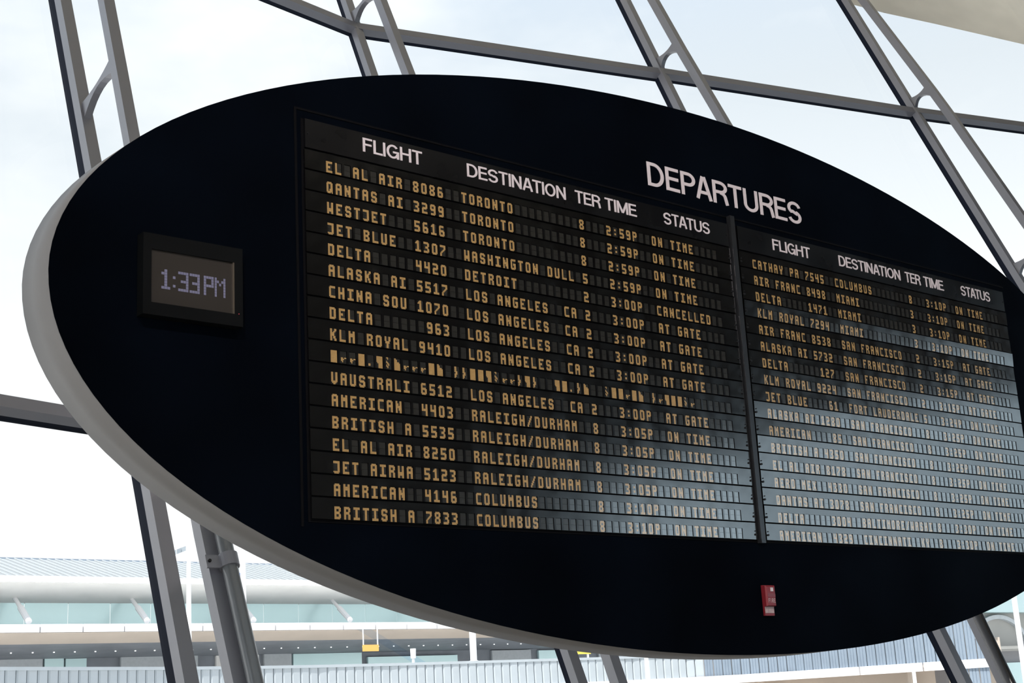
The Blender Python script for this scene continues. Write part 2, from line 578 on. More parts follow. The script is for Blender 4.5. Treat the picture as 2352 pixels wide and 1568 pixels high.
# down pipes strapped to two inner chords
for i, off, uu, lab in ((1, .06, .10, 'round grey down pipe strapped beside the mullion under the left tip of the board'),
                        (3, .05, -.045, 'round dark down pipe beside the mullion below the right end of the board')):
    s0, s1 = s_of_z(0.02), -4.6 if i == 1 else -5.6
    pts = [(s, inner_off(i, s) + off) for s in (s0, -8.4, -7.6, -6.6, -5.6, s1)]
    base = at_s(i, s0, uu, pts[0][1])
    t = thing('down_pipe', lab, 'pipe', base)
    m = MB()
    n = 20
    for (s, o) in pts:
        c = at_s(i, s, uu, o) - base
        for k in range(n):
            an = 2 * math.pi * k / n
            m.v.append(tuple(c + UX * .047 * math.cos(an) + EIN * .047 * math.sin(an)))
    for k in range(len(pts) - 1):
        for j in range(n):
            a, b = k * n + j, k * n + (j + 1) % n
            m.f.append((a, b, b + n, a + n)); m.m.append(0)
    m.f.append(tuple(reversed(range(n)))); m.m.append(0)
    m.f.append(tuple((len(pts) - 1) * n + j for j in range(n))); m.m.append(0)
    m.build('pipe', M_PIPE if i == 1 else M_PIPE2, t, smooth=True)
    for sb in ((-6.86, -8.9) if i == 1 else (-8.9,)):
        c = at_s(i, sb, uu, inner_off(i, sb) + off) - base
        m = MB()
        r0, r1 = .048, .060
        N = 20
        hh = .042
        for k in range(N):
            an = 2 * math.pi * k / N
            w_ = UX * math.cos(an) + EIN * math.sin(an)
            for (r, z_) in ((r0, -hh), (r1, -hh), (r1, hh), (r0, hh)):
                m.v.append(tuple(c + w_ * r + D * z_))
        for k in range(N):
            for j in range(4):
                a, b = k * 4 + j, k * 4 + (j + 1) % 4
                a2, b2 = ((k + 1) % N) * 4 + j, ((k + 1) % N) * 4 + (j + 1) % 4
                m.f.append((a, a2, b2, b)); m.m.append(0)
        sx = -1 if i == 1 else 1
        m.obox(c + UX * (sx * .05) - D * hh + EIN * .0, UX * (sx * .095), D * (2 * hh), EIN * -.012)
        m.build('strap', M_STEEL, t, smooth=False)
        MB().tube(c + UX * (sx * .125) + EIN * 0.0, c + UX * (sx * .125) + EIN * .012, .010, 8).build('bolt', M_SCREW, t)

# ------------------------------------------------------------------ the oval departures board
BZ, BA, BB, BD = 3.386, 4.062, 1.562, 0.252
board = thing('departures_board', 'large black oval departures board with a pale grey rim hung before the glass wall', 'flight board', (0, 0, BZ))
NS = 160


def oval(k):
    t = 2 * math.pi * k / NS
    c, s = math.cos(t), math.sin(t)
    ex = 2 / 1.96 if s > 0 else 2 / 2.03
    return (BA * math.copysign(abs(c) ** ex, c), BB * math.copysign(abs(s) ** ex, s))


pts = [oval(k) for k in range(NS)]
m = MB()
m.v = [(x * .9998, -0.0, z * .9996) for x, z in pts] + [(x * .9998, 0.02, z * .9996) for x, z in pts]
m.f = [tuple(range(NS)), tuple(NS + k for k in reversed(range(NS)))] + [(k, NS + k, NS + (k + 1) % NS, (k + 1) % NS) for k in range(NS)]
m.m = [0] * len(m.f)
m.build('face', M_FACE, board)
m = MB()
for x, z in pts:
    m.v += [(x * .9985, 0.0035, z * .997), (x, 0.0035, z), (x * 1.002, BD, z * 1.005), (x * .985, BD, z * .97)]
for k in range(NS):
    a, b = k * 4, ((k + 1) % NS) * 4
    for j in range(3):
        m.f.append((a + j, b + j, b + j + 1, a + j + 1)); m.m.append(0)
o = m.build('rim', M_RIM, board)
o.data.polygons.foreach_set('use_smooth', [j % 3 == 1 for j in range(NS * 3)])
o['label'] = 'pale grey curved rim'
m = MB()
m.v = [(x * .985, BD - .004, z * .97) for x, z in pts]
m.f = [tuple(reversed(range(NS)))]
m.m = [0]
m.build('back_panel', M_BGREY, board)
# steel brackets that carry the board from the mullions
for i, z in ((1, 4.35), (2, 4.75), (3, 4.55), (2, 2.1), (3, 2.15)):
    s = s_of_z(z)
    p = at_s(i, s, .045, inner_off(i, s) - .02)
    if abs(p.x) > 3.9:
        continue
    MB().bar(Vector((p.x, BD - .01, z - BZ)), Vector((p.x, p.y, p.z - BZ)), .06, .08).build('bracket', M_STEEL, board)
# recess plate behind the rows and the shadow joint around it
X0, ZH = -2.885, 4.1424     # left end of the lists, header bottom
U = 0.1                     # one row pitch
W1, GAPW, W2 = 28.75, 0.79, 28.16
MB().box(X0 - .01, X0 + (W1 + GAPW + W2) * U + .01, -.003, -.0005, ZH - BZ - 1.71, ZH - BZ + .15).build('backing_plate', M_HOLE, board)
m = MB()
zt = ZH - BZ + .19
m.box(X0 - .045, X0 + 5.81, -.004, 0, zt, zt + .010).box(X0 - .045, X0 - .033, -.004, 0, ZH - BZ - 1.73, zt)
m.build('trim_line', M_HOLE, board)

# ---------------- sign lettering: strokes with width, extruded
def arc(cx, cy, rx, ry, a0, a1, n=14):
    return [(cx + rx * math.cos(math.radians(a0 + (a1 - a0) * k / n)), cy + ry * math.sin(math.radians(a0 + (a1 - a0) * k / n))) for k in range(n + 1)]


SW = .136
HB = SW / 2


def letter_def(c):
    h = HB
    if c == 'I':
        return SW, [[(h, 0), (h, 1)]]
    if c == 'L':
        return .54, [[(h, 0), (h, 1)], [(h, h), (.54, h)]]
    if c == 'F':
        return .56, [[(h, 0), (h, 1)], [(h, 1 - h), (.56, 1 - h)], [(h, .53), (.51, .53)]]
    if c == 'E':
        return .58, [[(h, 0), (h, 1)], [(h, 1 - h), (.565, 1 - h)], [(h, .53), (.54, .53)], [(h, h), (.58, h)]]
    if c == 'T':
        return .62, [[(.31, 0), (.31, 1)], [(0, 1 - h), (.62, 1 - h)]]
    if c == 'H':
        return .68, [[(h, 0), (h, 1)], [(.68 - h, 0), (.68 - h, 1)], [(h, .52), (.68 - h, .52)]]
    if c == 'N':
        return .68, [[(h, 0), (h, 1)], [(.68 - h, 0), (.68 - h, 1)], [(h, .96), (.68 - h, .04)]]
    if c == 'M':
        return .82, [[(h, 0), (h, 1)], [(.82 - h, 0), (.82 - h, 1)], [(h, .97), (.41, .07)], [(.41, .07), (.82 - h, .97)]]
    if c == 'A':
        return .72, [[(h * .95, 0), (.33, 1)], [(.39, 1), (.72 - h * .95, 0)], [(.17, .30), (.55, .30)]]
    if c == 'D':
        w = .70
        return w, [[(h, 0), (h, 1)], [(h, 1 - h), (w * .40, 1 - h)] + arc(w * .40, .5, w * .60 - h, .5 - h, 90, -90, 18) + [(h, h)]]
    if c == 'P':
        w = .64
        return w, [[(h, 0), (h, 1)], [(h, 1 - h), (w * .5, 1 - h)] + arc(w * .5, .70, w * .5 - h, .30 - h, 90, -90, 14) + [(h, .40 + h)]]
    if c == 'R':
        w = .68
        return w, [[(h, 0), (h, 1)], [(h, 1 - h), (w * .5, 1 - h)] + arc(w * .5, .725, w * .48 - h, .275 - h, 90, -90, 14) + [(h, .45 + h)],
                   [(w * .50, .49)] + arc(w * .52, .28, w * .38 - h * .7, .20, 75, 5, 6) + [(w - h, .06), (w - h * .7, 0)]]
    if c == 'U':
        w = .68
        return w, [[(h, 1), (h, .33)] + arc(w / 2, .33, w / 2 - h, .33 - h, 180, 360, 18) + [(w - h, 1)]]
    if c == 'O':
        w = .76
        return w, [arc(w / 2, .5, w / 2 - h, .5 - h, 0, 360, 36)]
    if c == 'G':
        w = .75
        return w, [arc(w / 2, .5, w / 2 - h, .5 - h, 38, 335, 30), [(w - h, 0), (w - h, .52)], [(w * .52, .46), (w - .01, .46)]]
    if c == 'S':
        w = .66
        return w, [arc(w / 2, .75 - h / 2 - .012, w / 2 - h, .25 - h / 2 + .012, 12, 255, 20)[:-2] + [(w * .36, .545), (w * .64, .455)] +
                   arc(w / 2, .25 + h / 2 + .012, w / 2 - h, .25 - h / 2 + .012, 62, -168, 20)]
    return .3, []


def stroke_mesh(m, pts, w, sx, sz, ox, oz, yf, yb):
    # mitred ribbon in letter space, then scaled
    pp_ = [pts[0]]
    for q in pts[1:]:
        if abs(q[0] - pp_[-1][0]) + abs(q[1] - pp_[-1][1]) > 1e-4:
            pp_.append(q)
    pts = pp_
    n = len(pts)
    closed = n > 2 and abs(pts[0][0] - pts[-1][0]) + abs(pts[0][1] - pts[-1][1]) < 1e-6
    Ls, Rs = [], []
    for k in range(n):
        p = Vector(pts[k])
        if closed:
            a = Vector(pts[k - 1]) if k > 0 else Vector(pts[-2])
            b = Vector(pts[k + 1]) if k < n - 1 else Vector(pts[1])
        else:
            a = Vector(pts[k - 1]) if k > 0 else None
            b = Vector(pts[k + 1]) if k < n - 1 else None
        d1 = (p - a).normalized() if a is not None else None
        d2 = (b - p).normalized() if b is not None else None
        d = (d1 + d2).normalized() if d1 is not None and d2 is not None else (d1 or d2)
        nn = Vector((-d.y, d.x))
        sc = 1.0
        if d1 is not None and d2 is not None:
            sc = 1 / max(.5, nn.dot(Vector((-d1.y, d1.x))))
        Ls.append(p + nn * w / 2 * sc)
        Rs.append(p - nn * w / 2 * sc)
    k0 = len(m.v)
    for k in range(n):
        for q, y in ((Ls[k], yf), (Rs[k], yf), (Rs[k], yb), (Ls[k], yb)):
            m.v.append((ox + q.x * sx, y, oz + q.y * sz))
    for k in range(n - 1):
        for j in range(4):
            a, b = k0 + k * 4 + j, k0 + k * 4 + (j + 1) % 4
            m.f.append((a, b, b + 4, a + 4)); m.m.append(0)
    if not closed:
        m.f.append((k0 + 3, k0 + 2, k0 + 1, k0)); m.m.append(0)
        e_ = k0 + (n - 1) * 4
        m.f.append((e_, e_ + 1, e_ + 2, e_ + 3)); m.m.append(0)


def sign_text(txt, x0, x1, z0, z1, yf, yb, parent, material, name='letter', track=.085):
    ws = [letter_def(c)[0] for c in txt]
    kern = [(.075 if txt[k:k + 2] in ('PA', 'AT', 'TA') else .03 if txt[k:k + 2] in ('AR', 'RT', 'LI', 'RE') else 0) for k in range(len(txt))]
    tot = sum(ws) + track * (len(txt) - 1) - sum(kern)
    sx = (x1 - x0) / tot
    x = x0
    for c, w_, kn in zip(txt, ws, kern):
        m = MB()
        for si, st in enumerate(letter_def(c)[1]):
            stroke_mesh(m, st, SW, sx, z1 - z0, 0, 0, yf - .0005 * si, yb)
        m.build(name, material, parent, loc=(x, 0, z0))
        x += (w_ + track - kn) * sx


def bx(u):
    return X0 + u * U


sign_text('DEPARTURES', bx(22.53), bx(35.93), ZH - BZ + .270, ZH - BZ + .412, -.0032, -.0004, board, M_WHITE, track=.085)

# headers
for side, (u0, wd) in enumerate(((0.0, W1), (W1 + GAPW, W2))):
    t = thing('header_strip', ('black header strip reading FLIGHT DESTINATION TER TIME STATUS above the left flight list',
                               'black header strip reading FLIGHT DESTINATION TER TIME STATUS above the right flight list')[side], 'sign', (bx(u0), -.003, ZH), 'column header strips')
    MB().box(0.004, wd * U - .004, -.014, 0, .006, .150 if side else .146).build('panel', M_HEADER, t)
    if side == 0:
        words = (('FLIGHT', 3.20, 6.66), ('DESTINATION', 9.43, 16.02), ('TER', 16.70, 18.53), ('TIME', 18.87, 21.24), ('STATUS', 23.38, 27.14))
    else:
        words = (('FLIGHT', 32.67, 36.18), ('DESTINATION', 39.01, 45.42), ('TER', 45.98, 47.66), ('TIME', 48.04, 50.28), ('STATUS', 52.37, 55.9))
    for w_, a, b in words:
        sign_text(w_, (a - u0) * U, (b - u0) * U, .051, .121, -.0165, -.0141, t, M_WHITE, track=.075)
    for xx in ((wd * U - .018), .018):
        MB().tube((xx, -.014, .075), (xx, -.018, .075), .0045, 8).build('screw', M_SCREW, t)

# divider channel
t = thing('divider_channel', 'narrow vertical metal channel between the two flight lists', 'metal strip', (bx(W1 + .30), -.003, ZH - 1.715))
MB().box(-.018, .018, -.030, 0, 0, 1.912).build('channel', M_CHAN, t)
MB().box(.018, .040, -.006, 0, 0.01, 1.90).build('shadow_slot', M_HOLE, t)

# ---------------- split flap glyphs (6 x 10 cells)
GL = {
'A': '.####. ###### ##..## ##..## ###### ###### ##..## ##..## ##..## ##..##',
'B': '#####. ###### ##..## ##..## #####. #####. ##..## ##..## ###### #####.',
'C': '.##### ###### ##.... ##.... ##.... ##.... ##.... ##.... ###### .#####',
'D': '#####. ###### ##..## ##..## ##..## ##..## ##..## ##..## ###### #####.',
'E': '###### ###### ##.... ##.... ####.. ####.. ##.... ##.... ###### ######',
'F': '###### ###### ##.... ##.... ####.. ####.. ##.... ##.... ##.... ##....',
'G': '.##### ###### ##.... ##.... ##.### ##.### ##..## ##..## ###### .####.',
'H': '##..## ##..## ##..## ##..## ###### ###### ##..## ##..## ##..## ##..##',
'I': '###### ###### ..##.. ..##.. ..##.. ..##.. ..##.. ..##.. ###### ######',
'J': '###### ###### ....## ....## ....## ....## ....## ....## ###### .####.',
'K': '##..## ##..## ##.##. ####.. ####.. ####.. ##.##. ##.##. ##..## ##..##',
'L': '##.... ##.... ##.... ##.... ##.... ##.... ##.... ##.... ###### ######',
'M': '##..## ##..## ###### ###### ###### ##..## ##..## ##..## ##..## ##..##',
'N': '##..## ##..## ###.## ###.## ###### ###### ##.### ##.### ##..## ##..##',
'O': '.####. ###### ##..## ##..## ##..## ##..## ##..## ##..## ###### .####.',
'P': '#####. ###### ##..## ##..## ###### #####. ##.... ##.... ##.... ##....',
'Q': '.####. ###### ##..## ##..## ##..## ##..## ##.### ##.### ###### .###.#',
'R': '#####. ###### ##..## ##..## #####. #####. ##..## ##..## ##..## ##..##',
'S': '.####. ###### ##..## ##.... #####. .##### ....## ##..## ###### .####.',
'T': '###### ###### ..##.. ..##.. ..##.. ..##.. ..##.. ..##.. ..##.. ..##..',
'U': '##..## ##..## ##..## ##..## ##..## ##..## ##..## ##..## ###### .####.',
'V': '##..## ##..## ##..## ##..## ##..## ##..## ##..## ###### .####. ..##..',
'W': '##..## ##..## ##..## ##..## ##..## ###### ###### ###### ##..## ##..##',
'X': '##..## ##..## .####. .####. ..##.. ..##.. .####. .####. ##..## ##..##',
'Y': '##..## ##..## ##..## ##..## .####. .####. ..##.. ..##.. ..##.. ..##..',
'Z': '###### ###### ....## ...##. ..##.. .##... ##.... ##.... ###### ######',
'0': '.####. ###### ##..## ##..## ##..## ##..## ##..## ##..## ###### .####.',
'1': '..##.. .###.. ####.. ..##.. ..##.. ..##.. ..##.. ..##.. ###### ######',
'2': '#####. ###### ....## ....## .##### #####. ##.... ##.... ###### ######',
'3': '#####. ###### ....## ....## ..###. ..###. ....## ....## ###### #####.',
'4': '##..## ##..## ##..## ##..## ###### ###### ....## ....## ....## ....##',
'5': '###### ###### ##.... ##.... #####. ###### ....## ....## ###### #####.',
'6': '.####. #####. ##.... ##.... #####. ###### ##..## ##..## ###### .####.',
'7': '###### ###### ....## ....## ...##. ..##.. .##... ##.... ##.... ##....',
'8': '.####. ###### ##..## ##..## .####. .####. ##..## ##..## ###### .####.',
'9': '.####. ###### ##..## ##..## ###### .##### ....## ....## .##### .####.',
':': '...... ...... ..##.. ..##.. ...... ...... ..##.. ..##.. ...... ......',
'/': '....## ....## ...##. ...##. ..##.. ..##.. .##... .##... ##.... ##....',
'a': '###### ###### ###### ###### ###### ###### ###### ###### ###### ######',
'b': '###### ###### ###### ###### ###### .##### ..#### ..#### ..#### ..####',
'c': '##.... ###... ###... #####. ###### ###### ###### ###### ###### ######',
'd': '...... ...... ...... ...... ...... .##.## .###.. .##... ..#... ......',
'e': '...... ...... ...... ...... ...... ...... ...... .##... .##... ......',
'f': '.##... .##... .##... .##... .###.. ..##.. .###.. .##... .##... .#....',
'g': '.##... ..#... ...... .#.... .##... ..##.. .#.#.. .##... ..#... ......',
'h': '.##.#. .##..# ..###. .#..#. ..#.#. .###.. .##... ..#... ......  ......'.replace('  ', ' '),
}
FW, FH = .0345, .0565
_cache = {}


def flap_mesh(c):
    if c in _cache:
        return _cache[c]
    m = MB()
    hz = FH / 2
    m.box(0, FW, 0, .0035, hz + .0004, FH, 0)
    m.box(0, FW, 0, .0035, 0, hz - .0004, 0)
    if c in GL:
        rows = GL[c].split()
        cw, ch = FW / 6, FH / 10
        g = .035
        for r, row in enumerate(rows):
            z1 = FH - r * ch
            k = 0
            while k < 6:
                if row[k] == '#':
                    x0, x1 = k * cw, (k + 1) * cw
                    m.quad((x0 + cw * g, -.0005, z1 - ch * (1 - g)), (x1 - cw * g, -.0005, z1 - ch * (1 - g)), (x1 - cw * g, -.0005, z1 - ch * g), (x0 + cw * g, -.0005, z1 - ch * g), 1)
                k += 1
    me = m.mesh('flap', [M_FLAP, M_AMBER])
    _cache[c] = me
    return me


NC = 54


def frame_mesh(width, pitch, x_first):
    m = MB()
    zt, zb = .0965, .0045         # strip extent in the row pitch
    wt, wb = .0625 + .0008, .0055   # window
    m.quad((0, 0, wt), (width, 0, wt), (width, 0, zt), (0, 0, zt))
    m.quad((0, 0, zb), (width, 0, zb), (width, 0, wb), (0, 0, wb))
    xs = [x_first + k * pitch for k in range(NC)]
    prev = 0
    for x in xs:
        a, b = x - .0006, x + FW + .0022
        m.quad((prev, 0, wb), (a, 0, wb), (a, 0, wt), (prev, 0, wt))
        m.quad((a, 0, wb), (a, .011, wb), (a, .011, wt), (a, 0, wt), 1)
        m.quad((b, .011, wb), (b, 0, wb), (b, 0, wt), (b, .011, wt), 1)
        m.quad((a, 0, wt), (a, .011, wt), (b, .011, wt), (b, 0, wt), 1)
        m.quad((a, .011, wb), (a, 0, wb), (b, 0, wb), (b, .011, wb), 1)
        prev = b
    m.quad((prev, 0, wb), (width, 0, wb), (width, 0, wt), (prev, 0, wt))
    # outer returns
    m.quad((0, .011, zb), (0, 0, zb), (0, 0, zt), (0, .011, zt))
    m.quad((width, 0, zb), (width, .011, zb), (width, .011, zt), (width, 0, zt))
    m.quad((0, 0, zt), (width, 0, zt), (width, .011, zt), (0, .011, zt))
    m.quad((0, .011, zb), (width, .011, zb), (width, 0, zb), (0, 0, zb))
    m.quad((0, .0112, zb), (0, .0112, zt), (width, .0112, zt), (width, .0112, zb), 1)
    return m.mesh('row_frame', [M_FRAME, M_HOLE])


def line(air, num, dest, ter, tm, st):
    return '%-9s %4s  %-15s %1s   %5s  %-11s' % (air, num, dest, ter, tm, st)


LEFT = [
    (line('EL AL AIR', '8086', 'TORONTO', '8', '2:59P', 'ON TIME'), 'Toronto row, topmost row of the left flight list'),
    (line('QANTAS AI', '3299', 'TORONTO', '8', '2:59P', 'ON TIME'), 'second row down the left flight list, the middle of its three Toronto rows'),
    (line('WESTJET', '5616', 'TORONTO', '8', '2:59P', 'ON TIME'), 'third row down the left flight list, the last of its three Toronto rows'),
    (line('JET BLUE', '1307', 'WASHINGTON DULL', '5', '2:59P', 'ON TIME'), 'Washington row of the left flight list'),
    (line('DELTA', '4420', 'DETROIT', '2', '3:00P', 'CANCELLED'), 'Detroit row reading CANCELLED in the left flight list'),
    (line('ALASKA AI', '5517', 'LOS ANGELES  CA', '2', '3:00P', 'AT GATE'), 'Los Angeles row directly below the cancelled Detroit row'),
    (line('CHINA SOU', '1070', 'LOS ANGELES  CA', '2', '3:00P', 'AT GATE'), 'second Los Angeles row below the cancelled Detroit row'),
    (line('DELTA', '963', 'LOS ANGELES  CA', '2', '3:00P', 'AT GATE'), 'third Los Angeles row below the cancelled Detroit row'),
    (line('KLM ROYAL', '9410', 'LOS ANGELES  CA', '2', '3:00P', 'AT GATE'), 'Los Angeles row directly above the garbled flipping row'),
    ('addaebgcdddac ffaabgddfbf  baefc  gaadac fdbaagd      ', None),
    (line('VAUSTRALI', '6512', 'LOS ANGELES  CA', '2', '3:00P', 'AT GATE'), 'Los Angeles row directly below the garbled flipping row'),
    (line('AMERICAN', '4403', 'RALEIGH/DURHAM', '8', '3:05P', 'ON TIME'), 'first Raleigh Durham row, under the last Los Angeles row'),
    (line('BRITISH A', '5535', 'RALEIGH/DURHAM', '8', '3:05P', 'ON TIME'), 'second of the four Raleigh Durham rows'),
    (line('EL AL AIR', '8250', 'RALEIGH/DURHAM', '8', '3:05P', 'ON TIME'), 'third of the four Raleigh Durham rows'),
    (line('JET AIRWA', '5123', 'RALEIGH/DURHAM', '8', '3:05P', 'ON TIME'), 'last of the four Raleigh Durham rows, above the Columbus rows'),
    (line('AMERICAN', '4146', 'COLUMBUS', '8', '3:10P', 'ON TIME'), 'upper of the two Columbus rows low in the left flight list'),
    (line('BRITISH A', '7833', 'COLUMBUS', '8', '3:10P', 'ON TIME'), 'bottom row of the left flight list, showing Columbus'),
]
RIGHT = [
    (line('CATHAY PA', '7545', 'COLUMBUS', '8', '3:10P', 'ON TIME'), 'Columbus row, topmost row of the right flight list'),
    (line('AIR FRANC', '8498', 'MIAMI', '3', '3:10P', 'ON TIME'), 'Miami row directly under the Columbus row of the right list'),
    (line('DELTA', '1471', 'MIAMI', '3', '3:10P', 'ON TIME'), 'middle one of the three Miami rows in the right list'),
    (line('KLM ROYAL', '7294', 'MIAMI', '3', '3:10P', 'ON TIME'), 'blue shining Miami row, last of the three Miami rows'),
    (line('AIR FRANC', '8538', 'SAN FRANCISCO', '2', '3:15P', 'AT GATE'), 'San Francisco row directly below the blue shining Miami row'),
    (line('ALASKA AI', '5732', 'SAN FRANCISCO', '2', '3:15P', 'AT GATE'), 'second San Francisco row below the blue shining Miami row'),
    (line('DELTA', '127', 'SAN FRANCISCO', '2', '3:15P', 'AT GATE'), 'third San Francisco row below the blue shining Miami row'),
    (line('KLM ROYAL', '9224', 'SAN FRANCISCO', '2', '3:15P', 'AT GATE'), 'San Francisco row directly above the Fort Lauderdale row'),
    (line('JET BLUE', '61', 'FORT LAUDERDALE', '5', '3:24P', 'ON TIME'), 'Fort Lauderdale row of the right flight list'),
    (line('ALASKA AI', '1280', 'SAN FRANCISCO', '8', '3:25P', 'ON TIME'), 'bluish San Francisco row directly below the Fort Lauderdale row'),
    (line('AMERICAN', '85', 'SAN FRANCISCO', '8', '3:25P', 'ON TIME'), 'darker San Francisco row just above the washed out rows'),
    (line('BRITISH A', '4350', 'SAN FRANCISCO', '8', '3:25P', 'ON TIME'), None),
    (line('EL AL AIR', '8178', 'SAN FRANCISCO', '8', '3:25P', 'ON TIME'), None),
    (line('AERO MEX', '4330', 'SAN FRANCISCO', '8', '3:25P', 'ON TIME'), None),
    (line('QANTAS AI', '3078', 'SAN FRANCISCO', '8', '3:25P', 'ON TIME'), 'San Francisco row directly above the Baltimore row, letters faint in the glare'),
    (line('DELTA', '3004', 'BALTIMORE/WASHI', '8', '3:30P', 'ON TIME'), 'Baltimore row, last but one in the right flight list'),
    (line('AMERICAN', '4329', 'CINCINNATI  KY', '8', '3:30P', 'ON TIME'), 'bottom row of the right flight list, showing Cincinnati'),
]
WASHED = {11: 'highest of the three washed out glaring rows in the right list',
          12: 'middle of the three washed out glaring rows in the right list',
          13: 'lowest of the three washed out glaring rows in the right list'}
# small set of each module's lean, in degrees (negative = face turned a little down)
TILT_L = [0, 0, .1, 0, -.1, 0, .1, 0, 0, -.1, 0, .1, 0, -.1, .0, -.6, -.3]
TILT_R = [-.2, -.2, .5, -3.1, .4, 0, .3, -.7, .1, -1.6, -.1, -2.0, -1.6, -1.0, -.4, -1.6, .6]
for side, (rows, tilts, u0, wd, pitch) in enumerate(((LEFT, TILT_L, 0.0, W1, .04917), (RIGHT, TILT_R, W1 + GAPW, W2, .0482))):
    fm = frame_mesh(wd * U, pitch, .1143)
    sm = MB().tube((0, 0, 0), (0, -.006, 0), .0058, 10).mesh('screw', M_SCREW)
    sm2 = MB().tube((0, 0, 0), (0, -.004, 0), .0032, 8).mesh('screw', M_SCREW)
    for r, (txt, what) in enumerate(rows):
        assert len(txt) == NC, (len(txt), txt)
        if what:
            lab = what
        elif side == 0:
            lab = 'garbled split flap row caught flipping, all amber blocks and specks'
        else:
            lab = WASHED[r]
        t = thing('flight_row', lab, 'flap display', (bx(u0), -.016, ZH - (r + 1) * U), 'split flap rows of the departures board')
        t.rotation_euler = (-math.radians(tilts[r] + random.uniform(-.06, .06)), 0, math.radians(random.uniform(-.05, .05)))
        link('row_frame', fm, t)
        for k, c in enumerate(txt):
            o = link('flap', flap_mesh(c), t, (.1143 + k * pitch, .0032, .0060))
            jr = .28 if side == 0 else .35
            o.rotation_euler = (math.radians(random.uniform(-jr, jr)), 0, math.radians(random.uniform(-.4, .4)))
        ex = (wd * U - .012) if side == 0 else .012
        link('screw', sm, t, (ex, 0, .032))
        link('screw', sm2, t, (ex - (.001 if side == 0 else -.001), 0, .051))

# ------------------------------------------------------------------ digital clock
t = thing('digital_clock', 'black boxed digital clock reading 1:33 PM at the left end of the oval board', 'clock', (bx(-8.05), -.003, ZH - .9035))
cw_, ch_ = .457, .347
m = MB()
sx0, sx1, sz0, sz1 = .036, .417, .053, .280
dp = -.055
m.box(0, cw_, dp, 0, 0, sz0).box(0, cw_, dp, 0, sz1, ch_).box(0, sx0, dp, 0, sz0, sz1).box(sx1, cw_, dp, 0, sz0, sz1)
m.build('housing', M_CLOCKBOX, t)
sc = MB().box(sx0, sx1, -.047, -.004, sz0, sz1).build('screen', M_SCREEN, t)
MB().box(sx1 - .006, sx1, -.0545, -.0472, sz0, sz1).build('bright_edge', M_STEELEDGE, t)
CG = {'1': '..#.|.##.|..#.|..#.|..#.|..#.|.###', ':': '..|..|#.|..|..|#.|..', '3': '####|...#|...#|.###|...#|...#|####',
      'P': '####|#..#|#..#|####|#...|#...|#...', 'M': '#...#|##.##|#.#.#|#...#|#...#|#...#|#...#'}
cx = (.0, .105, .150, .205, .268, .327)
for c, u, pw in (('1', -7.35, .0135), (':', -6.70, .0125), ('3', -6.46, .0118), ('3', -5.94, .0118), ('P', -5.29, .0118), ('M', -4.777, .0102)):
    m = MB()
    ph = .0122
    for r, row in enumerate(CG[c].split('|')):
        for k, q in enumerate(row):
            if q == '#':
                x, z = k * pw, (6 - r) * ph
                m.box(x + .0006, x + pw - .0006, -.0480, -.0470, z + .0006, z + ph - .0006)
    m.build('digit', M_DIGIT, sc, loc=((u + 8.05) * U, 0, .118))
MB().tube((cw_ - .020, -.0552, .055), (cw_ - .020, -.0565, .055), .0018, 8).build('indicator_light', M_LED, t)

# ------------------------------------------------------------------ fire alarm
t = thing('fire_alarm', 'small red fire alarm strobe lettered FIRE low on the black board', 'alarm', (bx(28.80), -.0005, ZH - 2.110))
MB().box(0, .079, -.012, 0, 0, .165).build('wall_plate', M_RED, t)
lp = MB().box(.003, .076, -.0135, -.0121, .014, .048).build('lower_label', M_ALWHITE, t)
m = MB()
# upper housing with bevelled front
x0, x1, z0, z1, yb, yf = .001, .081, .050, .163, -.012, -.034
bv = .008
m.v = [(x0, yb, z0), (x1, yb, z0), (x1, yb, z1), (x0, yb, z1),
       (x0, yf + bv, z0), (x1, yf + bv, z0), (x1, yf + bv, z1), (x0, yf + bv, z1),
       (x0 + bv, yf, z0 + bv * .5), (x1 - bv, yf, z0 + bv * .5), (x1 - bv, yf, z1 - bv), (x0 + bv, yf, z1 - bv)]
m.f = [(3, 2, 1, 0), (0, 1, 5, 4), (1, 2, 6, 5), (2, 3, 7, 6), (3, 0, 4, 7), (4, 5, 9, 8), (5, 6, 10, 9), (6, 7, 11, 10), (7, 4, 8, 11), (8, 9, 10, 11)]
m.m = [0] * 10
hs = m.build('housing', M_RED, t)
MB().box(.010, .074, yf - .0006, yf + .002, .100, .118).build('grille', M_ALRED, hs)
MB().box(.036, .056, yf - .004, yf + .001, .130, .150).build('strobe_lens', M_LENS, hs)
FG = {'F': '####|#...|###.|#...|#...', 'I': '.#..|.#..|.#..|.#..|.#..', 'R': '###.|#..#|###.|#.#.|#..#', 'E': '####|#...|###.|#...|####'}
m = MB()
for i, c in enumerate('FIRE'):
    for r, row in enumerate(FG[c].split('|')):
        for k, q in enumerate(row):
            if q == '#':
                x, z = .014 + i * .0145 + k * .0029, .092 - (r + 1) * .0048
                m.box(x, x + .0029, yf - .0008, yf, z, z + .0048)
m.build('lettering', M_ALWHITE, hs)

# ------------------------------------------------------------------ far terminal building
tb = thing('terminal_building', 'long pale terminal building with sloping roof and teal glass band behind the elevated walkway', 'building', (30, 60, -1.1))
OX, OY, OZ = 30, 60, -1.1


def TB(x0, x1, y0, y1, z0, z1, name, mt, m=None):
    return MB().box(x0 - OX, x1 - OX, y0 - OY, y1 - OY, z0 - OZ, z1 - OZ).build(name, mt, tb)


